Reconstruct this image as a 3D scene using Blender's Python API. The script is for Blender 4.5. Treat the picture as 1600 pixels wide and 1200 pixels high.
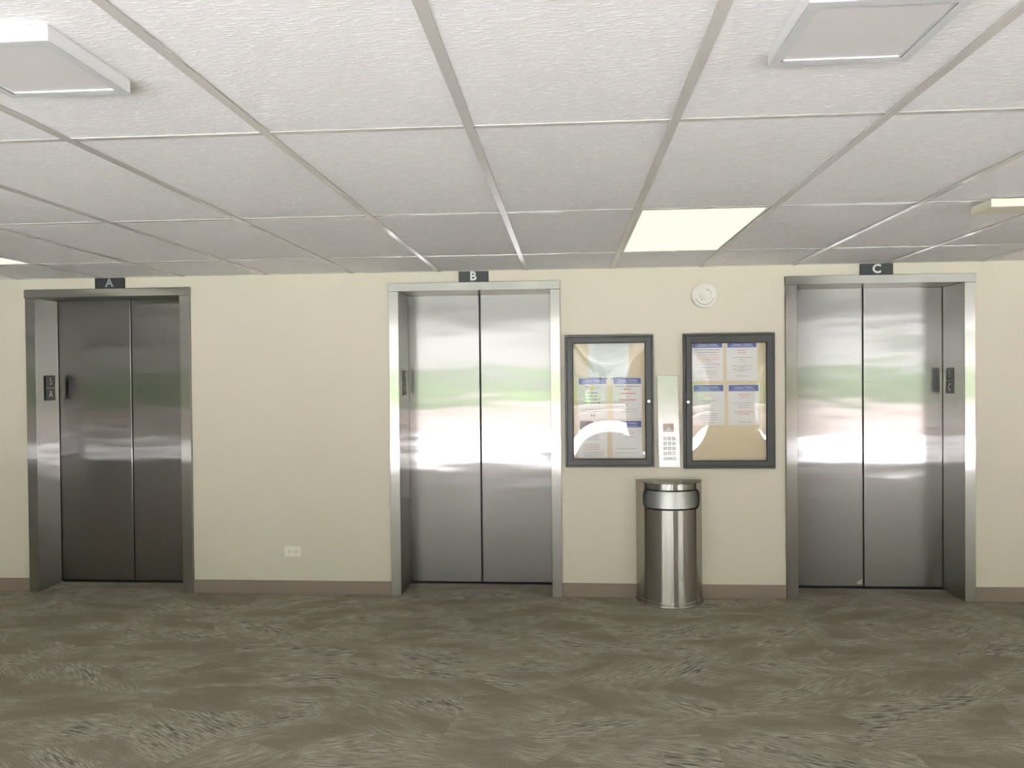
import bpy, bmesh, math, random
from mathutils import Vector, Matrix, noise

for o in list(bpy.data.objects):
    bpy.data.objects.remove(o, do_unlink=True)
SC = bpy.context.scene
COL = SC.collection
random.seed(7)

# ------------------------------------------------------------------ camera
cam_d = bpy.data.cameras.new('camera')
cam_d.sensor_fit = 'HORIZONTAL'; cam_d.sensor_width = 36.0
cam_d.lens = 1222.1 / 1600 * 36.0
cam_d.clip_start = 0.05; cam_d.clip_end = 300
cam = bpy.data.objects.new('camera', cam_d); COL.objects.link(cam)
R_ = Vector((0.99747205, 0.07044018, -0.00936384)); U_ = Vector((0.00848055, 0.01282822, 0.99988175)); F_ = Vector((-0.07055197, 0.99743352, -0.01219842))
cam.matrix_world = Matrix(((R_.x, U_.x, -F_.x, 0), (R_.y, U_.y, -F_.y, -5.4345), (R_.z, U_.z, -F_.z, 1.5482), (0, 0, 0, 1)))
SC.camera = cam

# ------------------------------------------------------------------ world, sun, exposure
SKY_STRENGTH = 0.9
SUN_STRENGTH = 22.0
world = bpy.data.worlds.new('sky'); SC.world = world; world.use_nodes = True
wn = world.node_tree; wn.nodes.clear()
w_out = wn.nodes.new('ShaderNodeOutputWorld'); w_bg = wn.nodes.new('ShaderNodeBackground')
w_tc = wn.nodes.new('ShaderNodeTexCoord'); w_sep = wn.nodes.new('ShaderNodeSeparateXYZ'); w_r = wn.nodes.new('ShaderNodeValToRGB')
wn.links.new(w_tc.outputs['Generated'], w_sep.inputs[0]); wn.links.new(w_sep.outputs['Z'], w_r.inputs[0])
w_r.color_ramp.elements[0].position = 0.0; w_r.color_ramp.elements[0].color = (1.0, 1.0, 0.98, 1)
w_r.color_ramp.elements[1].position = 0.7; w_r.color_ramp.elements[1].color = (0.62, 0.78, 1.0, 1)
wn.links.new(w_r.outputs[0], w_bg.inputs[0]); w_bg.inputs[1].default_value = SKY_STRENGTH
wn.links.new(w_bg.outputs[0], w_out.inputs[0])

sun_d = bpy.data.lights.new('sun', 'SUN'); sun_d.energy = SUN_STRENGTH; sun_d.angle = 0.01; sun_d.color = (0.935, 0.93, 1.0)
sun = bpy.data.objects.new('sun', sun_d); COL.objects.link(sun)
sun.rotation_euler = Vector((0.45, -0.16, 0.85)).to_track_quat('Z', 'Y').to_euler()

SC.view_settings.view_transform = 'Standard'
SC.view_settings.look = 'None'
SC.view_settings.exposure = 2.33
SC.view_settings.gamma = 1.0
SC.view_settings.use_curve_mapping = False
SC.cycles.max_bounces = 12
SC.cycles.diffuse_bounces = 6
SC.cycles.glossy_bounces = 6
SC.cycles.transparent_max_bounces = 12
SC.cycles.sample_clamp_indirect = 8
SC.cycles.use_denoising = True

# ------------------------------------------------------------------ key dimensions
H = 2.271                     # underside of the ceiling grid
YB = -8.1                     # inner face of the wall with the openings
XL, XR = -12.8, 9.2

# ------------------------------------------------------------------ helpers
class MB:
    def __init__(self): self.bm = bmesh.new()
    def box(self, x0, x1, y0, y1, z0, z1):
        v = [self.bm.verts.new(p) for p in ((x0,y0,z0),(x1,y0,z0),(x1,y1,z0),(x0,y1,z0),(x0,y0,z1),(x1,y0,z1),(x1,y1,z1),(x0,y1,z1))]
        for f in ((0,3,2,1),(4,5,6,7),(0,1,5,4),(1,2,6,5),(2,3,7,6),(3,0,4,7)):
            self.bm.faces.new([v[i] for i in f])
        return self
    def poly(self, pts):
        self.bm.faces.new([self.bm.verts.new(p) for p in pts]); return self
    def prism(self, pts2, y0, y1):
        """outline in x,z extruded in y"""
        a = [self.bm.verts.new((x, y0, z)) for x, z in pts2]; b = [self.bm.verts.new((x, y1, z)) for x, z in pts2]
        n = len(a); self.bm.faces.new(a); self.bm.faces.new(b[::-1])
        for i in range(n): self.bm.faces.new((a[i], b[i], b[(i+1) % n], a[(i+1) % n]))
        return self
    def prism_z(self, pts2, z0, z1):
        a = [self.bm.verts.new((x, y, z0)) for x, y in pts2]; b = [self.bm.verts.new((x, y, z1)) for x, y in pts2]
        n = len(a); self.bm.faces.new(a); self.bm.faces.new(b[::-1])
        for i in range(n): self.bm.faces.new((a[i], b[i], b[(i+1) % n], a[(i+1) % n]))
        return self
    def lathe_y(self, prof, n=48, cx=0, cz=0):
        """profile (radius, y) turned about the y axis"""
        rings = []
        for r, y in prof:
            if r < 1e-6: rings.append([self.bm.verts.new((cx, y, cz))])
            else: rings.append([self.bm.verts.new((cx + r*math.cos(2*math.pi*i/n), y, cz + r*math.sin(2*math.pi*i/n))) for i in range(n)])
        for a, b in zip(rings, rings[1:]):
            for i in range(n):
                j = (i+1) % n
                if len(a) == 1 and len(b) == 1: continue
                if len(a) == 1: self.bm.faces.new((a[0], b[i], b[j]))
                elif len(b) == 1: self.bm.faces.new((a[i], b[0], a[j]))
                else: self.bm.faces.new((a[i], b[i], b[j], a[j]))
        return self
    def tube(self, pts, r, n=8, closed=False):
        P = [Vector(p) for p in pts]; m = len(P); rings = []
        for i, p in enumerate(P):
            if closed: t = (P[(i+1) % m] - P[i-1]).normalized()
            else: t = (P[min(i+1, m-1)] - P[max(i-1, 0)]).normalized()
            a = t.orthogonal().normalized() if not rings else (pa - t*pa.dot(t)).normalized()
            pa = a; b = t.cross(a)
            rings.append([self.bm.verts.new(p + a*r*math.cos(2*math.pi*k/n) + b*r*math.sin(2*math.pi*k/n)) for k in range(n)])
        for i in range(m if closed else m-1):
            A, B = rings[i], rings[(i+1) % m]
            if closed and i == m-1:
                s = min(range(n), key=lambda k: (A[0].co - B[k].co).length)
                B = B[s:] + B[:s]
            for k in range(n): self.bm.faces.new((A[k], B[k], B[(k+1) % n], A[(k+1) % n]))
        return self
    def build(self, name, mat, parent=None, bevel=0, seg=1, smooth=False):
        bm = self.bm
        bmesh.ops.recalc_face_normals(bm, faces=bm.faces)
        if bevel:
            bmesh.ops.bevel(bm, geom=[e for e in bm.edges if len(e.link_faces) == 2 and e.calc_face_angle(0) > 0.6], offset=bevel, segments=seg, affect='EDGES', profile=0.6, clamp_overlap=True)
        me = bpy.data.meshes.new(name); bm.to_mesh(me); bm.free()
        me.materials.append(mat)
        if smooth:
            for p in me.polygons: p.use_smooth = True
            me.set_sharp_from_angle(angle=math.radians(40))
        o = bpy.data.objects.new(name, me); COL.objects.link(o)
        if parent: o.parent = parent; o.matrix_parent_inverse = Matrix.Translation(-parent.location) if parent.type == 'EMPTY' else Matrix()
        return o

def tag(o, label=None, cat=None, group=None, kind=None):
    if label: o['label'] = label
    if cat: o['category'] = cat
    if group: o['group'] = group
    if kind: o['kind'] = kind
    return o
def thing(name, loc, label, cat, group=None, kind=None):
    o = bpy.data.objects.new(name, None); COL.objects.link(o); o.location = loc; o.empty_display_size = 0.1
    return tag(o, label, cat, group, kind)
def rrect(x0, x1, z0, z1, r, n=5):
    pts = []
    for cx, cz, a0 in ((x1-r, z0+r, -90), (x1-r, z1-r, 0), (x0+r, z1-r, 90), (x0+r, z0+r, 180)):
        for k in range(n+1):
            a = math.radians(a0 + 90*k/n); pts.append((cx + r*math.cos(a), cz + r*math.sin(a)))
    return pts
_tx = 0
def text_mesh(name, s, mat, parent, height, mtx, extrude=0.001, bold=0.0, xscale=1.0, spacing=1.0):
    """flat lettering as mesh; mtx maps the text plane (x right, y up, z out) into the world; height is cap height"""
    cu = bpy.data.curves.new(name, 'FONT'); cu.body = s; cu.align_x = 'CENTER'; cu.align_y = 'CENTER'
    cu.extrude = 0.001; cu.resolution_u = 3; cu.offset = bold; cu.space_character = spacing
    t = bpy.data.objects.new(name, cu); COL.objects.link(t)
    dg = bpy.context.evaluated_depsgraph_get(); dg.update()
    me = bpy.data.meshes.new_from_object(t.evaluated_get(dg))
    bpy.data.objects.remove(t, do_unlink=True)
    ys = [v.co.y for v in me.vertices]; xs = [v.co.x for v in me.vertices]
    cy = (max(ys)+min(ys))/2; cx = (max(xs)+min(xs))/2; k = height/(max(ys)-min(ys))
    for v in me.vertices:
        z = extrude if v.co.z > 0 else 0
        v.co = mtx @ Vector(((v.co.x-cx)*k*xscale, (v.co.y-cy)*k, z))
    me.materials.clear(); me.materials.append(mat)
    o = bpy.data.objects.new(name, me); COL.objects.link(o)
    if parent: o.parent = parent; o.matrix_parent_inverse = Matrix.Translation(-parent.location) if parent.type == 'EMPTY' else Matrix()
    return o
def face_south(x, y, z):   # text plane facing the room (-y)
    return Matrix(((1,0,0,x),(0,0,-1,y),(0,1,0,z),(0,0,0,1)))
def face_east(x, y, z):    # on a plane facing +x, reading from the room
    return Matrix(((0,0,1,x),(1,0,0,y),(0,1,0,z),(0,0,0,1)))
def face_west(x, y, z):
    return Matrix(((0,0,-1,x),(-1,0,0,y),(0,1,0,z),(0,0,0,1)))

# ------------------------------------------------------------------ materials
def newmat(name):
    m = bpy.data.materials.new(name); m.use_nodes = True
    nt = m.node_tree; b = nt.nodes['Principled BSDF']
    return m, nt, b
def N(nt, typ, **kw):
    n = nt.nodes.new(typ)
    for k, v in kw.items(): setattr(n, k, v)
    return n
def simple(name, col, rough=0.5, metal=0.0, spec=0.5, bump=0, bscale=200, var=0.0):
    m, nt, b = newmat(name)
    b.inputs['Base Color'].default_value = (*col, 1); b.inputs['Roughness'].default_value = rough
    b.inputs['Metallic'].default_value = metal; b.inputs['Specular IOR Level'].default_value = spec
    tc = N(nt, 'ShaderNodeTexCoord'); nz = N(nt, 'ShaderNodeTexNoise'); nz.inputs['Scale'].default_value = bscale
    nt.links.new(tc.outputs['Object'], nz.inputs['Vector'])
    if bump:
        bp = N(nt, 'ShaderNodeBump'); bp.inputs['Strength'].default_value = bump; bp.inputs['Distance'].default_value = 0.002
        nt.links.new(nz.outputs[0], bp.inputs['Height']); nt.links.new(bp.outputs[0], b.inputs['Normal'])
    if var:
        n2 = N(nt, 'ShaderNodeTexNoise'); n2.inputs['Scale'].default_value = 2.5; n2.inputs['Detail'].default_value = 4
        nt.links.new(tc.outputs['Object'], n2.inputs['Vector'])
        mx = N(nt, 'ShaderNodeMix', data_type='RGBA'); mx.inputs[6].default_value = (*[c*(1-var) for c in col], 1); mx.inputs[7].default_value = (*[min(1, c*(1+var)) for c in col], 1)
        nt.links.new(n2.outputs[0], mx.inputs[0]); nt.links.new(mx.outputs[2], b.inputs['Base Color'])
    return m

def steel(name, col=(0.29, 0.283, 0.28), wobble=0.42, rough_mix=0.5, r1=0.12, r2=0.30, an1=-0.55, an2=0.6):
    """brushed stainless: a fairly sharp anisotropic lobe plus a broad one, gently rippled sheet"""
    m, nt, b = newmat(name); L = nt.links
    nt.nodes.remove(b)
    out = [n for n in nt.nodes if n.type == 'OUTPUT_MATERIAL'][0]
    geo = N(nt, 'ShaderNodeNewGeometry')
    cr = N(nt, 'ShaderNodeVectorMath', operation='CROSS_PRODUCT'); cr.inputs[0].default_value = (0, 0.02, 1)
    L.new(geo.outputs['True Normal'], cr.inputs[1])
    nn = N(nt, 'ShaderNodeVectorMath', operation='NORMALIZE'); L.new(cr.outputs[0], nn.inputs[0]); cr = nn
    mp = N(nt, 'ShaderNodeMapping'); mp.inputs['Scale'].default_value = (1.8, 1.8, 8.0)
    L.new(geo.outputs['Position'], mp.inputs['Vector'])
    nz = N(nt, 'ShaderNodeTexNoise'); nz.inputs['Scale'].default_value = 1.0; nz.inputs['Detail'].default_value = 1.0
    L.new(mp.outputs[0], nz.inputs['Vector'])
    bp = N(nt, 'ShaderNodeBump'); bp.inputs['Strength'].default_value = wobble; bp.inputs['Distance'].default_value = 0.004
    L.new(nz.outputs[0], bp.inputs['Height'])
    mp2 = N(nt, 'ShaderNodeMapping'); mp2.inputs['Scale'].default_value = (900, 900, 4)
    L.new(geo.outputs['Position'], mp2.inputs['Vector'])
    gz = N(nt, 'ShaderNodeTexNoise'); gz.inputs['Scale'].default_value = 1.0; gz.inputs['Detail'].default_value = 2
    L.new(mp2.outputs[0], gz.inputs['Vector'])
    mx = N(nt, 'ShaderNodeMix', data_type='RGBA'); mx.inputs[6].default_value = (*[c*0.94 for c in col], 1); mx.inputs[7].default_value = (*[c*1.06 for c in col], 1)
    L.new(gz.outputs[0], mx.inputs[0])
    g = []
    for r in (r1, r2):
        s = N(nt, 'ShaderNodeBsdfAnisotropic', distribution='GGX'); s.inputs['Roughness'].default_value = r
        s.inputs['Anisotropy'].default_value = an1 if r == r1 else an2
        L.new(mx.outputs[2], s.inputs['Color']); L.new(bp.outputs[0], s.inputs['Normal']); L.new(cr.outputs[0], s.inputs['Tangent'])
        g.append(s)
    ms = N(nt, 'ShaderNodeMixShader'); ms.inputs[0].default_value = rough_mix
    L.new(g[0].outputs[0], ms.inputs[1]); L.new(g[1].outputs[0], ms.inputs[2]); L.new(ms.outputs[0], out.inputs[0])
    return m

def wall_mat():
    m, nt, b = newmat('wall_paint'); L = nt.links
    geo = N(nt, 'ShaderNodeNewGeometry'); nz = N(nt, 'ShaderNodeTexNoise'); nz.inputs['Scale'].default_value = 1.2; nz.inputs['Detail'].default_value = 3
    L.new(geo.outputs['Position'], nz.inputs['Vector'])
    mx = N(nt, 'ShaderNodeMix', data_type='RGBA'); mx.inputs[6].default_value = (0.625, 0.585, 0.485, 1); mx.inputs[7].default_value = (0.655, 0.615, 0.51, 1)
    L.new(nz.outputs[0], mx.inputs[0]); L.new(mx.outputs[2], b.inputs['Base Color'])
    b.inputs['Roughness'].default_value = 0.55; b.inputs['Specular IOR Level'].default_value = 0.3
    n2 = N(nt, 'ShaderNodeTexNoise'); n2.inputs['Scale'].default_value = 120; L.new(geo.outputs['Position'], n2.inputs['Vector'])
    bp = N(nt, 'ShaderNodeBump'); bp.inputs['Strength'].default_value = 0.12; bp.inputs['Distance'].default_value = 0.002
    L.new(n2.outputs[0], bp.inputs['Height']); L.new(bp.outputs[0], b.inputs['Normal'])
    return m

def tile_mat():
    m, nt, b = newmat('acoustic_tile'); L = nt.links
    geo = N(nt, 'ShaderNodeNewGeometry')
    mp = N(nt, 'ShaderNodeMapping'); mp.inputs['Scale'].default_value = (42, 190, 42); L.new(geo.outputs['Position'], mp.inputs['Vector'])
    nz = N(nt, 'ShaderNodeTexNoise'); nz.inputs['Scale'].default_value = 1.0; nz.inputs['Detail'].default_value = 2.5; nz.inputs['Distortion'].default_value = 0.35
    L.new(mp.outputs[0], nz.inputs['Vector'])
    rp = N(nt, 'ShaderNodeValToRGB'); rp.color_ramp.elements[0].position = 0.50; rp.color_ramp.elements[1].position = 0.66
    L.new(nz.outputs[0], rp.inputs[0])
    mx = N(nt, 'ShaderNodeMix', data_type='RGBA'); mx.inputs[6].default_value = (0.80, 0.79, 0.795, 1); mx.inputs[7].default_value = (0.92, 0.915, 0.915, 1)
    L.new(rp.outputs[0], mx.inputs[0])
    ob = N(nt, 'ShaderNodeObjectInfo'); mr = N(nt, 'ShaderNodeMapRange'); mr.inputs[3].default_value = 0.97; mr.inputs[4].default_value = 1.02
    L.new(ob.outputs['Random'], mr.inputs[0])
    vm = N(nt, 'ShaderNodeVectorMath', operation='SCALE'); L.new(mx.outputs[2], vm.inputs[0]); L.new(mr.outputs[0], vm.inputs['Scale'])
    L.new(vm.outputs[0], b.inputs['Base Color'])
    b.inputs['Roughness'].default_value = 0.75; b.inputs['Specular IOR Level'].default_value = 0.3
    bp = N(nt, 'ShaderNodeBump'); bp.inputs['Strength'].default_value = 0.6; bp.inputs['Distance'].default_value = 0.0018
    L.new(rp.outputs[0], bp.inputs['Height']); L.new(bp.outputs[0], b.inputs['Normal'])
    return m

def carpet_mat():
    m, nt, b = newmat('carpet'); L = nt.links
    geo = N(nt, 'ShaderNodeNewGeometry')
    # cells with a direction each
    vmap = N(nt, 'ShaderNodeMapping'); vmap.inputs['Scale'].default_value = (1.5, 3.2, 1.0); vmap.inputs['Rotation'].default_value = (0, 0, 0.15)
    wn_ = N(nt, 'ShaderNodeTexNoise'); wn_.inputs['Scale'].default_value = 2.3; wn_.inputs['Detail'].default_value = 2
    L.new(geo.outputs['Position'], wn_.inputs['Vector'])
    wv = N(nt, 'ShaderNodeVectorMath', operation='MULTIPLY_ADD'); wv.inputs[1].default_value = (0.35, 0.35, 0)
    L.new(wn_.outputs['Color'], wv.inputs[0]); L.new(geo.outputs['Position'], wv.inputs[2])
    L.new(wv.outputs[0], vmap.inputs['Vector'])
    vo = N(nt, 'ShaderNodeTexVoronoi', voronoi_dimensions='2D'); vo.inputs['Scale'].default_value = 1.0
    L.new(vmap.outputs[0], vo.inputs['Vector'])
    sp = N(nt, 'ShaderNodeSeparateColor'); L.new(vo.outputs['Color'], sp.inputs[0])
    ang = N(nt, 'ShaderNodeMapRange'); ang.inputs[3].default_value = -0.75; ang.inputs[4].default_value = 0.75; L.new(sp.outputs[0], ang.inputs[0])
    rot = N(nt, 'ShaderNodeVectorRotate', rotation_type='Z_AXIS'); L.new(geo.outputs['Position'], rot.inputs['Vector']); L.new(ang.outputs[0], rot.inputs['Angle'])
    sm = N(nt, 'ShaderNodeMapping'); sm.inputs['Scale'].default_value = (11, 130, 1); L.new(rot.outputs[0], sm.inputs['Vector'])
    st = N(nt, 'ShaderNodeTexNoise'); st.inputs['Scale'].default_value = 1.0; st.inputs['Detail'].default_value = 5; st.inputs['Roughness'].default_value = 0.65
    L.new(sm.outputs[0], st.inputs['Vector'])
    # patch masks, drawn out along the same direction
    pm = N(nt, 'ShaderNodeMapping'); pm.inputs['Scale'].default_value = (1.6, 4.2, 1); L.new(rot.outputs[0], pm.inputs['Vector'])
    pn = N(nt, 'ShaderNodeTexNoise'); pn.inputs['Scale'].default_value = 1.0; pn.inputs['Detail'].default_value = 3; L.new(pm.outputs[0], pn.inputs['Vector'])
    def gate(src, lo, hi):
        r = N(nt, 'ShaderNodeMapRange'); r.inputs[1].default_value = lo; r.inputs[2].default_value = hi; L.new(src, r.inputs[0]); return r.outputs[0]
    def mul(a, c):
        k = N(nt, 'ShaderNodeMath', operation='MULTIPLY'); L.new(a, k.inputs[0])
        if isinstance(c, float): k.inputs[1].default_value = c
        else: L.new(c, k.inputs[1])
        return k.outputs[0]
    light = mul(gate(pn.outputs[0], 0.38, 0.56), gate(st.outputs[0], 0.43, 0.60))
    dark = mul(gate(pn.outputs[0], 0.57, 0.64), gate(st.outputs[0], 0.52, 0.42))
    dk2 = mul(gate(pn.outputs[0], 0.36, 0.30), gate(st.outputs[0], 0.55, 0.62))
    gr = N(nt, 'ShaderNodeTexNoise'); gr.inputs['Scale'].default_value = 150; gr.inputs['Detail'].default_value = 2; L.new(geo.outputs['Position'], gr.inputs['Vector'])
    c0 = N(nt, 'ShaderNodeMix', data_type='RGBA'); c0.inputs[6].default_value = (0.13, 0.11, 0.08, 1); c0.inputs[7].default_value = (0.385, 0.345, 0.265, 1); L.new(gr.outputs[0], c0.inputs[0])
    big = N(nt, 'ShaderNodeTexNoise'); big.inputs['Scale'].default_value = 0.8; L.new(geo.outputs['Position'], big.inputs['Vector'])
    c1 = N(nt, 'ShaderNodeMix', data_type='RGBA'); c1.inputs[7].default_value = (0.49, 0.455, 0.385, 1); L.new(c0.outputs[2], c1.inputs[6]); L.new(mul(light, 0.95), c1.inputs[0])
    c2 = N(nt, 'ShaderNodeMix', data_type='RGBA'); c2.inputs[7].default_value = (0.085, 0.075, 0.078, 1); L.new(c1.outputs[2], c2.inputs[6]); L.new(mul(dark, 0.8), c2.inputs[0])
    c3 = N(nt, 'ShaderNodeMix', data_type='RGBA'); c3.inputs[7].default_value = (0.11, 0.095, 0.092, 1); L.new(c2.outputs[2], c3.inputs[6]); L.new(mul(dk2, 0.6), c3.inputs[0])
    L.new(c3.outputs[2], b.inputs['Base Color'])
    b.inputs['Roughness'].default_value = 0.95; b.inputs['Specular IOR Level'].default_value = 0.1
    bp = N(nt, 'ShaderNodeBump'); bp.inputs['Strength'].default_value = 0.7; bp.inputs['Distance'].default_value = 0.004
    L.new(gr.outputs[0], bp.inputs['Height']); L.new(bp.outputs[0], b.inputs['Normal'])
    return m

def emit(name, col, s):
    m, nt, b = newmat(name); nt.nodes.remove(b); e = N(nt, 'ShaderNodeEmission'); e.inputs[0].default_value = (*col, 1); e.inputs[1].default_value = s
    out = [n for n in nt.nodes if n.type == 'OUTPUT_MATERIAL'][0]; nt.links.new(e.outputs[0], out.inputs[0]); return m

def acrylic(name, tint=(1, 1, 1), gain=1.0):
    m, nt, b = newmat(name); nt.nodes.remove(b); L = nt.links
    out = [n for n in nt.nodes if n.type == 'OUTPUT_MATERIAL'][0]
    fr = N(nt, 'ShaderNodeFresnel'); fr.inputs[0].default_value = 1.49
    mu = N(nt, 'ShaderNodeMath', operation='MULTIPLY'); mu.inputs[1].default_value = gain; mu.use_clamp = True; L.new(fr.outputs[0], mu.inputs[0])
    t = N(nt, 'ShaderNodeBsdfTransparent'); t.inputs[0].default_value = (*tint, 1)
    g = N(nt, 'ShaderNodeBsdfGlossy'); g.inputs['Roughness'].default_value = 0.02
    ms = N(nt, 'ShaderNodeMixShader'); L.new(mu.outputs[0], ms.inputs[0]); L.new(t.outputs[0], ms.inputs[1]); L.new(g.outputs[0], ms.inputs[2]); L.new(ms.outputs[0], out.inputs[0])
    return m

M_wall = wall_mat()
M_tile = tile_mat()
M_carpet = carpet_mat()
M_grid = simple('grid_paint', (0.56, 0.545, 0.515), 0.2, 0, 0.5, bump=0.05, bscale=60, var=0.06)
M_base = simple('vinyl_base', (0.25, 0.205, 0.17), 0.45, var=0.05)
M_door = steel('brushed_steel_door')
M_frame = steel('brushed_steel_frame', (0.40, 0.39, 0.375), wobble=0.12)
M_bin = steel('polished_steel_bin', (0.50, 0.485, 0.455), 0.0, 0.3, 0.15, 0.235, 0.88, 0.87)
M_flap = steel('satin_flap', (0.50, 0.51, 0.52), 0.0, 0.6, 0.3, 0.5)
M_pad = steel('satin_pad', (0.44, 0.44, 0.42), 0.1, 0.5, 0.25, 0.5)
M_black = simple('black_rubber', (0.012, 0.012, 0.013), 0.5)
M_shaft = simple('shaft_dark', (0.01, 0.01, 0.01), 0.9)
M_sill = simple('sill_metal', (0.06, 0.06, 0.06), 0.5, 0.8)
M_sign = simple('sign_charcoal', (0.028, 0.034, 0.038), 0.45)
M_letter = simple('sign_letter_white', (0.72, 0.72, 0.72), 0.5)
M_letter_grey = simple('sign_letter_grey', (0.34, 0.34, 0.34), 0.5)
M_plate = simple('plate_grey', (0.11, 0.113, 0.095), 0.5)
M_plate_txt = simple('plate_text', (0.75, 0.75, 0.68), 0.4)
M_case = simple('case_charcoal', (0.045, 0.047, 0.046), 0.38, 0.2, 0.5, bump=0.04)
M_case_in = simple('case_groove', (0.035, 0.035, 0.035), 0.5)
M_cork = simple('backing_board', (0.66, 0.57, 0.40), 0.8, var=0.04)
M_paper = simple('paper', (0.72, 0.71, 0.70), 0.7)
M_paper_g = simple('paper_green', (0.70, 0.74, 0.70), 0.7)
M_blue = simple('print_blue', (0.085, 0.115, 0.34), 0.6)
M_pale = simple('print_pale', (0.50, 0.54, 0.72), 0.6)
M_navy = simple('print_navy', (0.03, 0.04, 0.12), 0.6)
M_ink = simple('print_grey', (0.20, 0.20, 0.21), 0.6)
M_red = simple('print_red', (0.62, 0.13, 0.12), 0.6)
M_photo = simple('print_photo', (0.13, 0.115, 0.11), 0.6, var=0.5)
M_brown = simple('print_brown', (0.16, 0.06, 0.04), 0.6)
M_yellow = simple('print_yellow', (0.60, 0.42, 0.06), 0.6)
M_pgreen = simple('print_green', (0.12, 0.28, 0.12), 0.6)
M_acrylic = acrylic('acrylic_sheet')
M_tint = acrylic('tinted_glass', (0.36, 0.36, 0.345), 1.0)  # for the added glazing; darkens the outdoors as mirrored in lift A
M_knob = simple('knob_chrome', (0.9, 0.9, 0.9), 0.25, 1.0)
M_cream = simple('cream_plastic', (0.78, 0.735, 0.60), 0.45)
M_white = simple('white_enamel', (0.70, 0.70, 0.71), 0.4)
M_white2 = simple('white_trim_grey', (0.58, 0.60, 0.61), 0.45)
M_diffuser = simple('diffuser_off', (0.66, 0.64, 0.635), 0.45)
M_lit = emit('diffuser_lit', (1.0, 1.0, 0.80), 0.215)
M_key = simple('key_cap', (0.80, 0.80, 0.77), 0.35)
M_scuff = simple('scuff', (0.30, 0.30, 0.28), 0.7)
M_keyink = simple('key_ink', (0.40, 0.40, 0.38), 0.5)
M_screen = simple('screen_glass', (0.42, 0.30, 0.30), 0.15, var=0.5)
M_det = simple('detector_plastic', (0.76, 0.735, 0.68), 0.45)
M_outlet = simple('outlet_plastic', (0.80, 0.76, 0.66), 0.5)
M_slot = simple('outlet_slot', (0.12, 0.10, 0.08), 0.7)
M_pave = simple('concrete_paving', (0.78, 0.77, 0.76), 0.8, var=0.05)
M_planter = simple('planter_render', (0.42, 0.33, 0.29), 0.8, var=0.05)
M_cap = simple('planter_cap', (0.70, 0.66, 0.60), 0.7)
M_lawn = simple('lawn_grass', (0.15, 0.26, 0.06), 0.9, var=0.3)
M_leaf = simple('leaf_green', (0.12, 0.22, 0.045), 0.6, var=0.3)
M_leaf2 = simple('leaf_pale', (0.26, 0.42, 0.24), 0.6, var=0.3)
M_bark = simple('bark', (0.16, 0.12, 0.09), 0.9)
M_slab = simple('slab_white', (0.75, 0.73, 0.69), 0.8)

# ------------------------------------------------------------------ setting
tag(MB().box(XL-0.2, XR+0.2, YB, 0.45, -0.12, 0).build('floor', M_carpet), 'olive brown patterned carpet with pale and dark brushed streaks', kind='structure')

# doors: (inner left, inner right, seam, recess depth, outer left, outer right, letter ...)
DOORS = [
    dict(il=-3.842, ir=-2.762, ol=-3.917, orr=-2.687, seam=-3.287, d=0.26),
    dict(il=-1.176, ir=-0.116, ol=-1.246, orr=-0.046, seam=-0.641, d=0.31),
    dict(il=1.553, ir=2.642, ol=1.476, orr=2.712, seam=2.096, d=0.28),
]
ZI, ZO = 2.135, 2.193
w = MB(); xs = [XL]
for D in DOORS: xs += [D['ol'] + 0.004, D['orr'] - 0.004]
xs.append(XR)
for a, b_ in zip(xs[0::2], xs[1::2]): w.box(a, b_, 0, 0.4, 0, 2.6)
for D in DOORS: w.box(D['ol']+0.004, D['orr']-0.004, 0, 0.4, ZO-0.004, 2.6)
tag(w.build('wall_north', M_wall), 'beige painted wall holding the three lift doors', kind='structure')
tag(MB().box(XL-0.2, XL, YB, 0.4, 0, 2.6).build('wall_west', M_wall), kind='structure')
tag(MB().box(XR, XR+0.2, YB, 0.4, 0, 2.6).build('wall_east', M_wall), kind='structure')
for a, b_ in zip(xs[0::2], xs[1::2]):
    tag(MB().box(a+0.003 if a > XL else a, b_-0.003 if b_ < XR else b_, -0.010, 0, 0, 0.095).build('baseboard_north', M_base, bevel=0.002), kind='structure')
# south wall: solid pieces, wide openings (x -4.5..1.65 and 4.25..8.2), unseen tinted glazing to the west, added to dim lift A's reflection
OP = [(-4.5, 1.65), (4.25, 8.2)]
s = MB(); s.box(XL, -12.2, YB-0.25, YB, 0, 2.6); s.box(-5.0, -4.5, YB-0.25, YB, 0, 2.6); s.box(1.65, 4.25, YB-0.25, YB, 0, 2.6); s.box(8.2, XR, YB-0.25, YB, 0, 2.6)
s.box(XL, XR, YB-0.25, YB, 2.24, 2.6)
tag(s.build('wall_south', M_wall), kind='structure')
wf = MB()
for x in (-12.2, -9.8, -7.4, -5.06): wf.box(x, x+0.06, YB-0.12, YB-0.06, 0, 2.24)
wf.box(-12.14, -5.06, YB-0.12, YB-0.06, 0, 0.08); wf.box(-12.14, -5.06, YB-0.12, YB-0.06, 2.18, 2.24)
win = tag(wf.build('window_1', M_case), kind='structure')
for x in (-12.14, -9.74, -7.34):
    MB().box(x, x+2.34 if x < -8 else -5.06, YB-0.095, YB-0.087, 0.08, 2.18).build('pane', M_tint, win)
# daylight portals in the two openings (guide the sampling of the sky only)
for a, b_ in OP:
    pd = bpy.data.lights.new('sky_portal', 'AREA'); pd.shape = 'RECTANGLE'; pd.size = b_-a; pd.size_y = 2.24; pd.cycles.is_portal = True
    po = bpy.data.objects.new('sky_portal', pd); COL.objects.link(po); po.location = ((a+b_)/2, YB-0.3, 1.12); po.rotation_euler = (math.radians(90), 0, 0)

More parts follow.
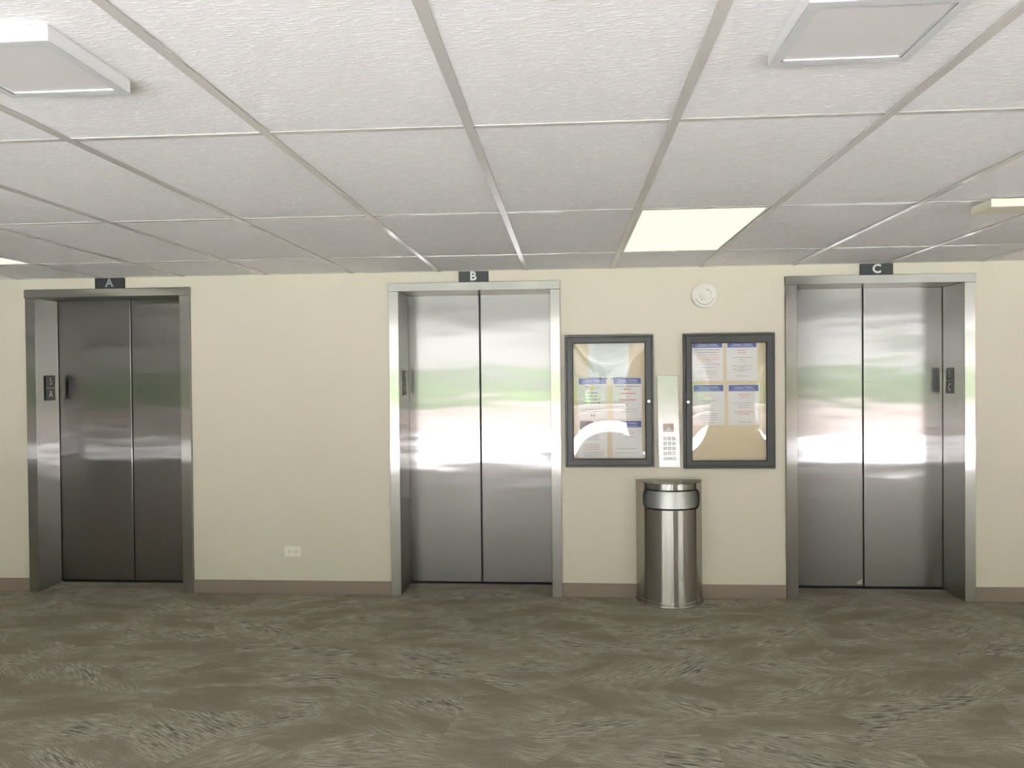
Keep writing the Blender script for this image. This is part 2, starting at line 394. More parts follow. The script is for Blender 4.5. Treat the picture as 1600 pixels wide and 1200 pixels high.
# ------------------------------------------------------------------ ceiling
colx = [-2.1201, -1.5041, -.8888, -.2794, .3142, .9148, 1.5299, 2.1437]
while colx[0] > -5.0: colx.insert(0, colx[0]-0.6115)
while colx[-1] < 4.0: colx.append(colx[-1]+0.6115)
rowy = [0.0, -0.7023, -1.9303, -3.1508, -4.3713, -5.5918]
ceil = tag(MB().box(XL, XR, YB-0.25, 0.4, 2.6, 2.75).build('ceiling', M_slab), 'suspended ceiling of white textured tiles in a metal grid', kind='structure')
LIT = {(.3142, -0.7023)}
lit_left = [x for x in colx if abs(x - (-3.9546)) < 0.02]
def is_lit(i, j): return j == 1 and (abs(colx[i]-.3142) < 1e-3 or (lit_left and abs(colx[i]-lit_left[0]) < 1e-6))
for i in range(len(colx)-1):
    for j in range(5):
        if is_lit(i, j): continue
        x0, x1, y1, y0 = colx[i]+0.003, colx[i+1]-0.003, rowy[j]-(0.003 if j else 0.001), rowy[j+1]+0.003
        b = MB().box(x0, x1, y0, y1, H+0.004, H+0.020)
        for v in b.bm.verts: v.co.z += random.uniform(0, 0.0022)
        b.build('ceiling_tile', M_tile, ceil)
W2 = 0.014
for x in colx:
    b = MB().box(x-W2, x+W2, rowy[-1], -0.001, H, H+0.0035); b.box(x-0.002, x+0.002, rowy[-1], -0.001, H+0.0035, H+0.04)
    b.build('grid_runner', M_grid, ceil, bevel=0.0006)
for j in range(1, 6):
    for i in range(len(colx)-1):
        b = MB().box(colx[i]+W2+0.0003, colx[i+1]-W2-0.0003, rowy[j]-0.012, rowy[j]+0.012, H+0.0006+random.uniform(0, 0.0012), H+0.0035)
        b.build('cross_tee', M_grid, ceil)
b = MB()
for i in range(len(colx)-1): b.box(colx[i]+W2, colx[i+1]-W2, -0.007, -0.0005, H+0.0005, H+0.003)
b.build('wall_angle', M_grid, ceil)
# the rest of the tiles, out of the photograph, joined
rb = MB(); gb = MB()
def fill(x0, x1, y0, y1):
    nx = max(1, round((x1-x0)/0.61)); ny = max(1, round((y1-y0)/1.22)); dx = (x1-x0)/nx; dy = (y1-y0)/ny
    for i in range(nx):
        for j in range(ny):
            rb.box(x0+i*dx+.014, x0+(i+1)*dx-.014, y0+j*dy+.012, y0+(j+1)*dy-.012, H+.004, H+.02)
            gb.box(x0+i*dx-.014, x0+i*dx+.014, y0+j*dy, y0+(j+1)*dy, H, H+.003)
            gb.box(x0+i*dx+.014, x0+(i+1)*dx-.014, y0+j*dy-.012, y0+j*dy+.012, H, H+.003)
fill(XL, colx[0], YB, -0.001); fill(colx[-1], XR, YB, -0.001); fill(colx[0], colx[-1], YB, rowy[-1])
tag(rb.build('ceiling_tile_field', M_tile, ceil), kind='stuff'); tag(gb.build('grid_field', M_grid, ceil), kind='stuff')

# recessed lit troffers
def troffer(x0, x1, y0, y1, label):
    t = thing('troffer_light', ((x0+x1)/2, (y0+y1)/2, H), label, 'ceiling light')
    b = MB(); b.box(x0, x1, y0, y0+.012, H+.003, H+.05); b.box(x0, x1, y1-.012, y1, H+.003, H+.05); b.box(x0, x0+.012, y0+.012, y1-.012, H+.003, H+.05); b.box(x1-.012, x1, y0+.012, y1-.012, H+.003, H+.05)
    b.box(x0, x1, y0, y1, H+.05, H+.06)
    b.build('housing', M_white, t)
    MB().box(x0+.012, x1-.012, y0+.012, y1-.012, H+.004, H+.008).build('diffuser', M_lit, t)
troffer(.3142+.016, .9148-.016, -1.9303+.014, -.7023-.014, 'lit recessed ceiling light panel above the notice boards, glowing warm white')
if lit_left:
    i = colx.index(lit_left[0]); troffer(colx[i]+.016, colx[i+1]-.016, -1.9303+.014, -.7023-.014, 'lit recessed ceiling panel at the far left edge, above lift A')
# surface mounted square panels, switched off
def led(x, y, label):
    h = 0.030; a = 0.152; z1 = H+0.003; z0 = H-h
    t = thing('surface_light', (x, y, z0), label, 'ceiling light', 'switched-off square panel lights')
    b = MB()
    o1 = [(-a,-a),(a,-a),(a,a),(-a,a)]; o2 = [(k*(a-.022), l*(a-.022)) for k, l in ((-1,-1),(1,-1),(1,1),(-1,1))]
    bm = b.bm
    top = [bm.verts.new((x+p, y+q, z1)) for p, q in o1]; bot = [bm.verts.new((x+p, y+q, z0)) for p, q in o1]
    inn = [bm.verts.new((x+p, y+q, z0)) for p, q in o2]; ins = [bm.verts.new((x+p, y+q, z0+.005)) for p, q in o2]
    for i in range(4):
        j = (i+1) % 4
        bm.faces.new((top[i], top[j], bot[j], bot[i])); bm.faces.new((inn[i], inn[j], ins[j], ins[i]))
    bm.faces.new(top)
    b.build('housing', M_white, t)
    z = MB()
    for (u0,u1,v0,v1) in ((-a,a,-a,-a+.022),(-a,a,a-.022,a),(-a,-a+.022,-a+.022,a-.022),(a-.022,a,-a+.022,a-.022)): z.box(x+u0, x+u1, y+v0, y+v1, z0-.0005, z0+.001)
    z.build('bezel', M_white2, t)
    c = a-.0225
    MB().box(x-c, x+c, y-c, y+c, z0+.0045, z0+.006).build('diffuser', M_diffuser, t)
    f = MB()
    for (u0,u1,v0,v1) in ((-c,c,-c,-c+.004),(-c,c,c-.002,c),(-c,-c+.004,-c,c),(c-.004,c,-c,c)): f.box(x+u0, x+u1, y+v0, y+v1, z0+.001, z0+.0045)
    f.build('retaining_rim', M_white2, t)
led(-1.208, -3.742, 'white square surface panel light, off, on the ceiling near the left edge')
led(.612, -3.768, 'white square surface panel light, off, on the ceiling at the top right')
# cream box on the ceiling at the right
t = thing('detector_base', (1.95, -1.93, H-.036), 'cream box fixed to the ceiling at the right edge, near lift C', 'ceiling device')
MB().prism_z([(1.788,-1.997),(2.06,-1.997),(2.10,-1.95),(2.10,-1.88),(2.02,-1.826),(1.788,-1.826)], H-.036, H-.001).build('cover', M_cream, t, bevel=.003, seg=2)
MB().prism_z([(1.80,-1.985),(2.055,-1.985),(2.09,-1.945),(2.09,-1.885),(2.015,-1.84),(1.80,-1.84)], H-.001, H+.002).build('mounting_plate', M_slot, t)

# ------------------------------------------------------------------ lift doors
def lift(n, D, label):
    il, ir, ol, orr, d, sm = D['il'], D['ir'], D['ol'], D['orr'], D['d'], D['seam']
    t = thing('door_%d' % n, ((il+ir)/2, 0, 0), label, 'lift door', kind='structure')
    sp = .018 if n == 1 else 0  # left reveal of lift A splayed, shaped to mirror the bright opening
    MB().prism_z([(ol, -.022), (il, -.022), (il-sp, d), (ol, d)], 0, ZI).build('jamb', M_frame, t, bevel=.0018)
    MB().box(ir, orr, -.022, d, 0, ZI).build('jamb', M_frame, t, bevel=.0018)
    MB().box(ol-.002, orr+.002, -.030, d, ZI, ZO).build('head', M_frame, t, bevel=.0018)
    g = 0.005
    MB().box(il-.03, sm-g, d+.006, d+.034, .012, ZI+.03).build('door_panel', M_door, t, bevel=.003, seg=2)
    MB().box(sm+g, ir+.03, d+.006, d+.034, .012, ZI+.03).build('door_panel', M_door, t, bevel=.003, seg=2)
    MB().box(il, ir, d-.008, d+.05, 0, .006).build('sill', M_sill, t)
    MB().box(ol+.01, orr-.01, d+.045, d+.06, 0, 2.3).build('shaft_panel', M_shaft, t)  # near-black sheet standing in for the dark of the shaft
    MB().box(sm-.004, sm+.004, d+.016, d+.03, .012, ZI).build('door_edge_seal', M_black, t)  # black strip in the seam, painting the dark gap between the leaves
    return t
lift(1, DOORS[0], 'two-leaf brushed steel lift door under the letter A sign')
lift(2, DOORS[1], 'two-leaf brushed steel lift door under the letter B sign')
t3 = lift(3, DOORS[2], 'two-leaf brushed steel lift door under the letter C sign')

yd = DOORS[2]['d']+.006
MB().prism([(2.045, .035), (2.066, .028), (2.084, .03), (2.086, .072), (2.078, .062), (2.07, .066), (2.064, .052), (2.052, .05)], yd-.0006, yd).build('scuff_mark', M_scuff, t3)
MB().prism([(1.60, .052), (1.615, .047), (1.632, .045), (1.634, .051), (1.612, .055)], yd-.0006, yd).build('scuff_mark', M_scuff, t3)

def head_sign(letter, x0, x1, lm):
    xc = (x0+x1)/2; z0 = ZO+.002; z1 = H-.002
    t = thing('letter_sign', (xc, 0, z0), 'black sign with the letter %s above its lift door' % letter, 'sign')
    MB().box(x0, x1, -.016, -.001, z0, z1).build('sign_board', M_sign, t, bevel=.001)
    text_mesh('letter', letter, lm, t, .062, face_south(xc, -.016, (z0+z1)/2+.004), .002, 0.028, 1.0)
head_sign('A', -3.390, -3.172, M_letter_grey)
head_sign('B', -.750, -.541, M_letter)
head_sign('C', 1.971, 2.185, M_letter)

def jamb_plate(letter, x, sgn, y0, y1, z0, z1):
    t = thing('floor_plate', (x, (y0+y1)/2, z0), 'small grey plate reading 5 over %s inside the %s door recess' % (letter, letter), 'sign')
    a, b_ = sorted((x+sgn*.0005, x+sgn*.003)); zm = (z0+z1)/2
    MB().box(a, b_, y0, y1, zm+.001, z1).build('plate', M_plate, t)
    MB().box(a, b_, y0, y1, z0, zm-.001).build('plate', M_plate, t)
    MB().box(*sorted((x+sgn*.0005, x+sgn*.0035)), y0+.006, y1-.004, zm-.0015, zm+.0015).build('divider', M_plate_txt, t)
    fm = face_east if sgn > 0 else face_west
    ym = (y0+y1)/2
    text_mesh('digit', '5', M_plate_txt, t, .052, fm(x+sgn*.003, ym, zm+.05), .001, .0, .8)
    text_mesh('letter', letter, M_plate_txt, t, .052, fm(x+sgn*.003, ym, zm-.043), .001, .0, .8)
jamb_plate('A', DOORS[0]['il'], 1, .085, .187, 1.387, 1.571)
jamb_plate('B', DOORS[1]['il'], 1, .095, .200, 1.405, 1.584)
jamb_plate('C', DOORS[2]['ir'], -1, .123, .232, 1.387, 1.566)

# ------------------------------------------------------------------ notice cases
def notice_case(x0, x1, z0, z1, i0, i1, k0, k1, knobx, knobz, label, bulge):
    xc = (x0+x1)/2; D = .052
    t = thing('notice_case', (xc, 0, z0), label, 'notice board')
    b = MB()   # outer shell, four sides
    r = .015
    b.box(x0, x1, -D+.006, -.001, z0, z0+r); b.box(x0, x1, -D+.006, -.001, z1-r, z1)
    b.box(x0, x0+r, -D+.006, -.001, z0+r, z1-r); b.box(x1-r, x1, -D+.006, -.001, z0+r, z1-r)
    b.build('case_frame', M_case, t, bevel=.0015)
    MB().box(x0+r, x1-r, -.010, -.001, z0+r, z1-r).build('backing_board', M_cork, t)
    # mitred door frame
    a0, a1, c0, c1 = x0+r+.002, x1-r-.002, z0+r+.002, z1-r-.002
    b = MB(); bm = b.bm
    def ring(y, p, q, s_, u): return [bm.verts.new((X, y, Z)) for X, Z in ((p, s_), (q, s_), (q, u), (p, u))]
    prof = [ring(-.040, a0, a1, c0, c1), ring(-D, a0, a1, c0, c1), ring(-D, i0-.004, i1+.004, k0-.004, k1+.004), ring(-D+.004, i0, i1, k0, k1), ring(-.040, i0, i1, k0, k1)]
    for A, B in zip(prof, prof[1:] + prof[:1]):
        for i in range(4): bm.faces.new((A[i], A[(i+1) % 4], B[(i+1) % 4], B[i]))
    b.build('door_frame', M_case, t, bevel=.0006)
    g = MB()
    g.box(i0-.004, i1+.004, -.0405, -.0395, k0-.004, k0+.002); g.box(i0-.004, i1+.004, -.0405, -.0395, k1-.002, k1+.004)
    g.box(i0-.004, i0+.002, -.0405, -.0395, k0, k1); g.box(i1-.002, i1+.004, -.0405, -.0395, k0, k1)
    g.build('glazing_gasket', M_case_in, t)
    # flexed acrylic sheet
    nx, nz = 24, 34; p = MB(); bm = p.bm; grid = []
    for side in (0, 1):
        rows = []
        for j in range(nz+1):
            row = []
            for i in range(nx+1):
                u, v = 2*i/nx-1, 2*j/nz-1
                y = -.038 - bulge*(1-u*u)*(1-v*v) + .0025*side
                row.append(bm.verts.new((i0-.003+(i1-i0+.006)*i/nx, y, k0-.003+(k1-k0+.006)*j/nz)))
            rows.append(row)
        for j in range(nz):
            for i in range(nx):
                q = (rows[j][i], rows[j][i+1], rows[j+1][i+1], rows[j+1][i]); bm.faces.new(q)
        grid.append(rows)
    o = p.build('acrylic_pane', M_acrylic, t, smooth=True)
    k = MB().lathe_y([(0, -.008), (.0095, -.008), (.0105, -.006), (.0105, 0)], 20)
    ob = k.build('lock', M_knob, t, smooth=True); ob.location = (knobx, -D, knobz)
    MB().box(knobx-.0045, knobx+.0045, -D-.0086, -D-.0078, knobz-.0008, knobz+.0008).build('keyhole', M_black, ob).matrix_parent_inverse = Matrix.Translation((-knobx, D, -knobz))
    return t
notice_case(-.017, .588, .905, 1.812, .040, .530, .962, 1.757, .553, 1.357, 'dark framed notice case left of the keypad panel, next to lift B', .012)
notice_case(.789, 1.399, .895, 1.814, .845, 1.342, .948, 1.748, .817, 1.350, 'dark framed notice case right of the keypad panel, next to lift C', .012)

def bars(x0, x1, z, h, mb, y, rnd, words=True):
    x = x0
    while x < x1-.002:
        wl = rnd.uniform(.006, .018) if words else x1-x0
        e = min(x+wl, x1)
        mb.box(x, e, y-.0004, y, z-h/2, z+h/2); x = e + (.0028 if words else .01)
def sheet(x0, x1, z0, z1, label, header, lines, seed, titles=(), mat=None, htop=None):
    """lines: (fraction of width from, to, z, thickness, material)"""
    rnd = random.Random(seed); y = -.0108
    t = thing('notice_sheet', ((x0+x1)/2, -.0105, z0), label, 'notice')
    MB().box(x0, x1, -.0108, -.0102, z0, z1).build('paper', mat or M_paper, t)
    if header:
        h0, h1 = header
        a, b_ = x0+.006, x1-.006
        MB().box(a, b_, y-.0004, y, h0, h1).build('header_band', M_blue, t)
        text_mesh('header_title', 'Chateau Waikiki', M_pale, t, .0150, face_south((a+b_)/2, y-.0004, h1-.016), .0003, .012, .95)
        m = MB(); bars(a+.02, b_-.02, h0+.009, .004, m, y-.0004, rnd); m.build('header_subline', M_pale, t)
    groups = {}
    for f0, f1, z, h, mt in lines: groups.setdefault(mt.name, []).append((f0, f1, z, h, mt))
    for k, ls in groups.items():
        m = MB()
        for f0, f1, z, h, mt in ls: bars(x0+(x1-x0)*f0, x0+(x1-x0)*f1, z, h, m, y, rnd)
        tag(m.build('text_lines' if k != 'print_red' else 'red_text_lines', ls[0][4], t), kind='stuff')
    for s_, xc, z, h, mt, xs_ in titles: text_mesh('print_text', s_, mt, t, h, face_south(xc, y, z), .0004, .022, xs_)
    return t
def dot(t, x, z, r, mat, name='icon'):
    o = MB().lathe_y([(0, -.0004), (r, -.0004), (r, 0)], 16, x, z).build(name, mat, t); o.location.y += -.0108; return o
# left case
sheet(.146, .424, 1.510, 1.7555, 'pale landscape sheet at the top of the left notice case', None,
      [(.12, .88, 1.735-.018*k, .002, M_pale) for k in range(12)], 1, mat=M_paper_g)
t = sheet(.073, .274, 1.236, 1.522, 'notice reading face masks are required in the common areas', (1.476, 1.516), 
      [(.12, .80, 1.303, .0028, M_ink), (.16, .72, 1.287, .0028, M_ink)], 2,
      titles=[('FACE MASKS', .172, 1.416, .0095, M_navy, 1.0), ('ARE REQUIRED', .172, 1.393, .0095, M_navy, 1.0), ('IN THE COMMON', .172, 1.370, .0095, M_navy, 1.0), ('AREAS AT ALL TIMES', .172, 1.347, .0095, M_navy, .95)])
for x, m_ in ((.135, M_brown), (.172, M_yellow), (.209, M_pale)):
    dot(t, x, 1.451, .0125, m_)
for x in (.135, .209): o = dot(t, x, 1.449, .0075, M_paper, 'icon_mask'); o.location.y -= .0005
for x in (.166, .184): MB().box(x-.003, x+.003, -.0113, -.0108, 1.252, 1.268).build('footprint', M_navy, t)
t = sheet(.311, .511, 1.236, 1.522, 'notice with red elevator rules beside the face mask notice', (1.476, 1.516),
      [(.08, .92, 1.459, .005, M_ink), (.25, .80, 1.410, .007, M_red), (.46, .54, 1.388, .006, M_red), (.22, .80, 1.366, .007, M_red), (.14, .86, 1.300, .0028, M_ink), (.28, .80, 1.284, .0022, M_ink)], 3)
for x, m_ in ((.395, M_pgreen), (.414, M_yellow), (.432, M_pale)): dot(t, x, 1.440, .008, m_)
MB().box(.402, .407, -.0113, -.0108, 1.325, 1.341).build('footprint', M_navy, t)
t = sheet(.071, .272, .966, 1.232, 'sheet with a dark photo and red list, lower left of the left notice case', None,
      [(.52, .88, 1.216-.014*k, .003, M_red if k < 2 else M_ink) for k in range(5)] + [(.22, .72, 1.145-.013*k, .0028, M_ink) for k in range(5)] + [(.2, .74, 1.06-.012*k, .0028, M_red if k > 1 else M_ink) for k in range(4)] + [(.18, .86, 1.005-.013*k, .0028, M_ink) for k in range(3)], 4)
MB().box(.084, .176, -.0113, -.0108, 1.160, 1.222).build('photo', M_photo, t)
sheet(.306, .511, .966, 1.230, 'notice with blue header, lower right of the left notice case', (1.177, 1.221),
      [(.3, .66, 1.152, .004, M_red), (.22, .74, 1.136, .004, M_red), (.40, .76, 1.112, .003, M_ink), (.15, .8, 1.03, .0028, M_ink), (.1, .85, 1.00, .0028, M_ink)], 5)
# right case
sheet(.850, 1.061, 1.490, 1.757, 'blue-headed sheet dense with grey and red text, upper left of the right notice case', (1.718, 1.755),
      [(.10, .90, 1.703, .004, M_ink), (.18, .82, 1.685, .004, M_ink), (.16, .84, 1.668, .0035, M_red), (.16, .90, 1.650, .003, M_red), (.16, .86, 1.637, .003, M_red), (.16, .6, 1.624, .003, M_red), (.12, .90, 1.606, .003, M_ink), (.26, .78, 1.584, .003, M_ink), (.2, .8, 1.560, .0028, M_ink), (.16, .8, 1.548, .0028, M_ink), (.2, .8, 1.536, .0028, M_ink), (.26, .7, 1.514, .0028, M_red)], 6)
sheet(1.084, 1.290, 1.490, 1.757, 'blue-headed sheet with a short red title, upper right of the right notice case', (1.718, 1.755),
      [(.36, .64, 1.697, .004, M_red), (.38, .62, 1.681, .004, M_red), (.18, .82, 1.649, .0032, M_ink), (.42, .58, 1.636, .003, M_ink), (.4, .62, 1.622, .003, M_ink), (.18, .84, 1.590, .003, M_ink), (.42, .6, 1.58, .0025, M_ink), (.18, .82, 1.568, .003, M_ink), (.34, .68, 1.557, .003, M_ink), (.3, .68, 1.523, .003, M_ink)], 7)
sheet(.856, 1.068, 1.190, 1.468, 'blue-headed sheet with three small text blocks, lower left of the right notice case', (1.421, 1.463),
      [(.38, .58, 1.397, .004, M_red), (.36, .6, 1.384, .004, M_red), (.24, .76, 1.358, .003, M_ink), (.34, .64, 1.346, .003, M_ink), (.32, .64, 1.325, .003, M_ink), (.34, .62, 1.303, .003, M_ink), (.34, .66, 1.292, .003, M_ink)] + [(.22, .80, 1.268-.014*k, .0028, M_ink) for k in range(4)] + [(.3, .7, 1.206, .0028, M_ink)], 8)
sheet(1.092, 1.303, 1.189, 1.468, 'blue-headed sheet with two red lines low down, lower right of the right notice case', (1.420, 1.462),
      [(.34, .70, 1.397, .004, M_red), (.38, .64, 1.381, .004, M_red), (.18, .80, 1.338, .0032, M_ink), (.34, .68, 1.322, .003, M_ink), (.3, .74, 1.31, .0015, M_ink), (.2, .82, 1.278, .004, M_red), (.32, .70, 1.265, .004, M_red), (.32, .72, 1.210, .003, M_ink)], 9)

# ------------------------------------------------------------------ keypad panel
t = thing('keypad_panel', (.690, 0, .900), 'tall brushed steel entry panel with screen and keypad, above the bin', 'keypad')
sh = math.tan(math.radians(1.15))
def skx(o):   # hangs very slightly out of plumb
    for v in o.data.vertices: v.co.x += (1.2-v.co.z)*sh*0.9
    return o
skx(MB().box(.619, .761, -.018, -.001, .901, 1.531).build('faceplate', M_pad, t, bevel=.002, seg=2))
scr = skx(MB().box(.650, .724, -.0190, -.0182, 1.143, 1.202).build('screen', M_screen, t, bevel=.0008))
skx(MB().prism([(.654, 1.147), (.720, 1.147), (.716, 1.158), (.702, 1.165), (.698, 1.176), (.690, 1.184), (.681, 1.177), (.677, 1.165), (.660, 1.158)], -.0194, -.0190).build('screen_figure', M_paper, scr))
skx(MB().box(.675, .699, -.0186, -.018, 1.125, 1.130).build('maker_mark', M_ink, t))
keys = ['1','2','3','4','5','6','7','8','9','*','0','#']
for k in range(12):
    cx = .662 + .0305*(k % 3); cz = 1.098 - .0335*(k//3)
    o = skx(MB().box(cx-.0125, cx+.0125, -.0215, -.018, cz-.0125, cz+.0125).build('key', M_key, t, bevel=.0012))
    g = skx(text_mesh('key_digit', keys[k], M_keyink, o, .011, face_south(cx, -.0215, cz), .0003, .01, 1.0))
o = skx(MB().box(.6495, .7355, -.0215, -.018, .951, .972).build('wide_key', M_key, t, bevel=.0012))
skx(MB().prism([(.688, .957), (.700, .957), (.700, .966), (.688, .966)], -.0218, -.0215).build('key_symbol', M_keyink, o)).matrix_parent_inverse = Matrix()

# ------------------------------------------------------------------ half-round bin
BX, BY, A_, B_ = .685, -.035, .218, .225
t = thing('waste_bin', (BX, 0, 0), 'half-round stainless steel waste bin standing against the wall', 'waste bin')
ZT = .818
def dpath(a, b_, n=64, back=-.004):
    pts = [(BX+a, back)] + [(BX + a*math.cos(math.pi*k/n), BY - b_*math.sin(math.pi*k/n)) for k in range(n+1)] + [(BX-a, back)]
    return pts
def surf(th, off=0.0):   # point on the curved front, th measured from the +x side
    return (BX + (A_+off)*math.cos(th), BY - (B_+off)*math.sin(th))
# opening outline in (theta, z)
TH0, TH1 = math.radians(33), math.radians(147)
Z0o, Z1o = .650, .773
op = rrect(TH0, TH1, 0, 1, .001, 1)
def outline(n=9, inset=0.0):
    L_ = (TH1-TH0)*.215; rr = .045
    pts = rrect(inset, L_-inset, Z0o+inset, Z1o-inset, rr-inset, n)
    full = []
    for i, (a, z) in enumerate(pts):
        b_, z2 = pts[(i+1) % len(pts)]; m = max(1, int(abs(b_-a)/.012))
        for k in range(m): full.append((TH0 + (a+(b_-a)*k/m)/.215, z+(z2-z)*k/m))
    return full
# shell: grid of quads, cells inside the opening left out
def inside(th, z):
    x = (th-TH0)*.215; L_ = (TH1-TH0)*.215; rr = .045
    cx = min(max(x, rr), L_-rr); cz = min(max(z, Z0o+rr), Z1o-rr)
    return 0 <= x <= L_ and Z0o <= z <= Z1o and (abs(x-cx) < 1e-9 or abs(z-cz) < 1e-9 or math.hypot(x-cx, z-cz) < rr) and math.hypot(x-cx, z-cz) <= rr
b = MB(); bm = b.bm; NT = 160
zs = [.030] + [Z0o-.02+(Z1o-Z0o+.04)*k/60 for k in range(61)] + [ZT-.004]
vg = [[bm.verts.new((*surf(math.pi*i/NT), z)) for i in range(NT+1)] for z in zs]
for j in range(len(zs)-1):
    for i in range(NT):
        if inside(math.pi*(i+.5)/NT, (zs[j]+zs[j+1])/2): continue
        bm.faces.new((vg[j][i], vg[j][i+1], vg[j+1][i+1], vg[j+1][i]))
for s_, i in ((1, 0), (-1, NT)):
    q = [bm.verts.new((BX+s_*A_, -.004, z)) for z in zs]
    for j in range(len(zs)-1): bm.faces.new((vg[j][i], vg[j+1][i], q[j+1], q[j]))
b.build('body', M_bin, t, smooth=True)
MB().prism_z(dpath(A_+.002, B_+.002), ZT-.006, ZT).build('lid', M_bin, t, bevel=.0015, smooth=True)
MB().prism_z(dpath(A_+.003, B_+.003), .012, .036).build('base_band', M_bin, t, bevel=.002, smooth=True)
MB().prism_z(dpath(A_+.009, B_+.009), 0, .012).build('base_ring', M_bin, t, bevel=.004, seg=3, smooth=True)
px, py = surf(math.radians(92), .003); MB().lathe_y([(0, -.003), (.003, -.002), (.0035, 0)], 10, px, .026).build('rivet', M_knob, t).location.y += py
MB().tube([(*surf(th, .001), z) for th, z in outline()], .0056, 8, True).build('gasket', M_black, t, smooth=True)
# swing flap: a curved plate set just inside the opening, top leaning in
b = MB(); bm = b.bm; rows = []
for j in range(13):
    v = j/12; z = Z0o-.006+(Z1o-Z0o+.012)*v; off = -.004 - .012*v
    rows.append([bm.verts.new((*surf(TH0-.05+(TH1-TH0+.1)*i/40, off), z)) for i in range(41)])
for j in range(12):
    for i in range(40): bm.faces.new((rows[j][i], rows[j][i+1], rows[j+1][i+1], rows[j+1][i]))
b.build('flap', M_flap, t, smooth=True)

# ------------------------------------------------------------------ wall devices
t = thing('alarm_sounder', (.937, 0, 2.075), 'round white alarm sounder high on the wall between lifts B and C', 'alarm')
cx, cz = .937, 2.075
MB().lathe_y([(0, -.001), (.086, -.001), (.086, -.016), (.078, -.024), (.052, -.030), (.047, -.030), (.045, -.022), (.038, -.022), (.036, -.034), (0, -.034)], 56, cx, cz).build('base', M_det, t, smooth=True)
MB().lathe_y([(0, -.050), (.022, -.049), (.029, -.044), (.031, -.034)], 40, cx+.002, cz+.002).build('dome', M_det, t, smooth=True)
for a in (62, 236): MB().lathe_y([(0, -.036), (.0035, -.036), (.0035, -.033)], 10, cx+.036*math.cos(math.radians(a)), cz+.036*math.sin(math.radians(a))).build('screw', M_slot, t)
b = MB(); b.tube([(cx+.062*math.cos(math.radians(a)), -.0275, cz+.062*math.sin(math.radians(a))) for a in range(200, 341, 10)], .0016, 6); b.build('sound_slot', M_slot, t)

t = thing('wall_outlet', (-1.959, 0, .264), 'white sideways duplex wall outlet low on the wall between lifts A and B', 'outlet')
MB().prism(rrect(-2.019, -1.900, .266, .341, .003, 2), -.006, -.0005).build('cover_plate', M_outlet, t, bevel=.001)
for x in (-1.985, -1.933):
    o = MB().prism(rrect(x-.019, x+.019, .286, .321, .010, 4), -.009, -.006).build('socket', M_outlet, t, bevel=.0008)
    for dz in (-.007, .006): MB().box(x-.008, x+.002, -.0096, -.0089, .3035+dz-.0014, .3035+dz+.0014).build('slot', M_slot, o).matrix_parent_inverse = Matrix()
    MB().box(x+.007, x+.012, -.0096, -.0089, .301, .306).build('slot', M_slot, o).matrix_parent_inverse = Matrix()

# ------------------------------------------------------------------ outside, seen only in the reflections
tag(MB().box(-40, 40, -13.6, YB, -.16, -.01).build('paving', M_pave), kind='structure')
tag(MB().box(-90, 90, -140, -13.6, -.3, -.12).build('lawn', M_lawn), kind='structure')
tag(MB().box(XL, XR, YB-1.0, YB-.25, 2.45, 2.75).build('trim_1', M_slab), kind='structure')
t = thing('long_planter', (0, -13.0, 0), 'long low rendered planter beyond the open side, seen only mirrored', 'planter')
b = MB().box(-30, 30, -12.75, -12.6, -.01, .48); b.box(-30, 30, -12.98, -12.84, .48, .72); b.box(-30, 30, -13.6, -13.5, -.01, .7); b.build('planter_wall', M_planter, t)
MB().box(-30, 30, -12.84, -12.56, .48, .515).build('ledge', M_cap, t, bevel=.006)
MB().box(-30, 30, -12.99, -12.80, .72, .765).build('coping', M_cap, t, bevel=.008)
MB().box(-30, 30, -13.5, -12.98, .30, .68).build('soil', M_bark, t)
rnd = random.Random(3)
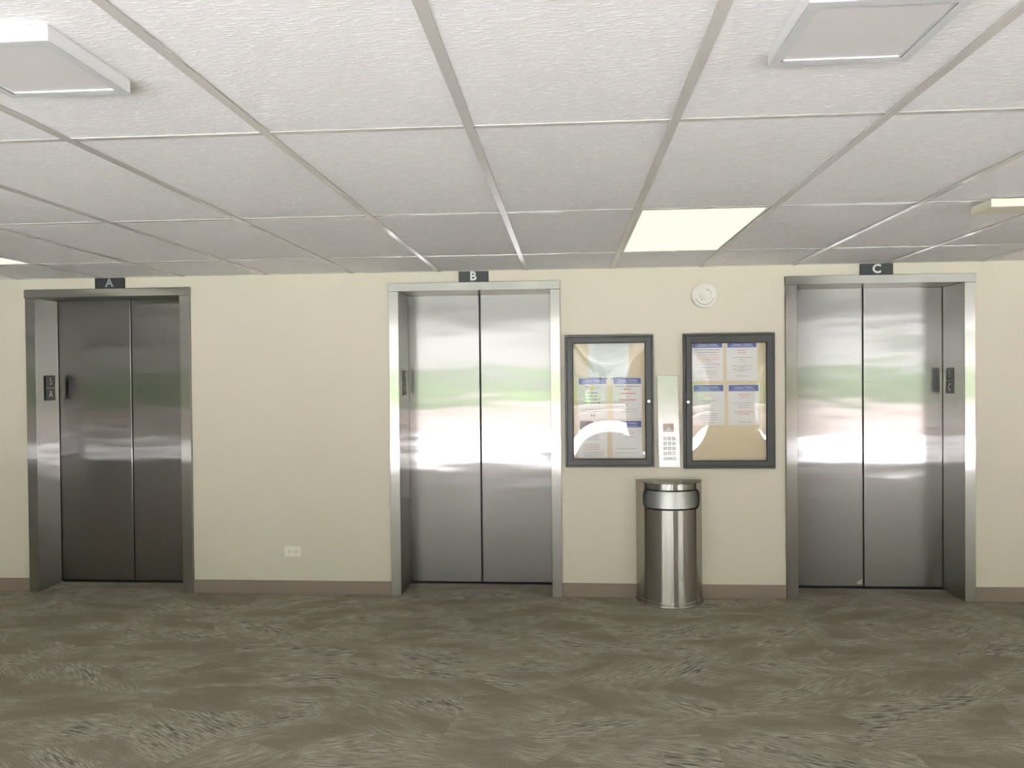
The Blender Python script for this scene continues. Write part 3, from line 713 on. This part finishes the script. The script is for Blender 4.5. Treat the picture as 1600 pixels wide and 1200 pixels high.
def leaves(n, box, size, mat, name, zbias=1.0):
    b = MB(); bm = b.bm
    for _ in range(n):
        x = rnd.uniform(box[0], box[1]); y = rnd.uniform(box[2], box[3]); z = box[4]+(box[5]-box[4])*rnd.random()**zbias
        s_ = size*rnd.uniform(.6, 1.5); d1 = Vector((rnd.gauss(0,1), rnd.gauss(0,1), rnd.gauss(.4,1))).normalized(); d2 = d1.orthogonal().normalized()
        c = Vector((x, y, z)); bm.faces.new([bm.verts.new(p) for p in (c-d1*s_, c+d2*s_*.4, c+d1*s_, c-d2*s_*.4)])
    return b.build(name, mat)
def hedge(x0, x1, y0, y1, z0, z1, n, mat, label):
    o = leaves(n, (x0, x1, y0, y1, z0, z1), .10, mat, 'hedge', 1.25); return tag(o, label, 'hedge', kind='stuff')
hedge(-28, -1.2, -13.45, -13.02, .74, 1.74, 9000, M_leaf, 'leafy planting in the planter west of the opening, mirrored in lift A and B')
hedge(-.8, 26, -13.45, -13.02, .74, 1.68, 9000, M_leaf, 'leafy planting in the planter east of the opening, mirrored in lift C')
def tree(x, y, h, r, mat, label):
    t = thing('tree', (x, y, 0), label, 'tree', 'trees beyond the planter')
    b = MB(); b.tube([(x, y, -.1), (x+.1, y, h*.25), (x-.05, y, h*.5)], .13, 8); b.build('trunk', M_bark, t)
    b = MB(); bm = b.bm
    for _ in range(5200):
        d = Vector((rnd.gauss(0,1), rnd.gauss(0,1), rnd.gauss(0,1))).normalized()*rnd.random()**.4
        c = Vector((x+d.x*r, y+d.y*r, h*.62+d.z*h*.36)); s_ = rnd.uniform(.18, .42)
        d1 = Vector((rnd.gauss(0,1), rnd.gauss(0,1), rnd.gauss(0,1))).normalized(); d2 = d1.orthogonal().normalized()
        bm.faces.new([bm.verts.new(p) for p in (c-d1*s_, c+d2*s_*.5, c+d1*s_, c-d2*s_*.5)])
    tag(b.build('crown', mat, t), kind='stuff')
for k in range(9):
    tree(-33+8.2*k+rnd.uniform(-.5, .5), -27+rnd.uniform(-3, 3), 9+rnd.uniform(-1, 2), 3.6, M_leaf2 if k % 2 else M_leaf, 'leafy green tree beyond the planter, seen only mirrored in the steel doors')
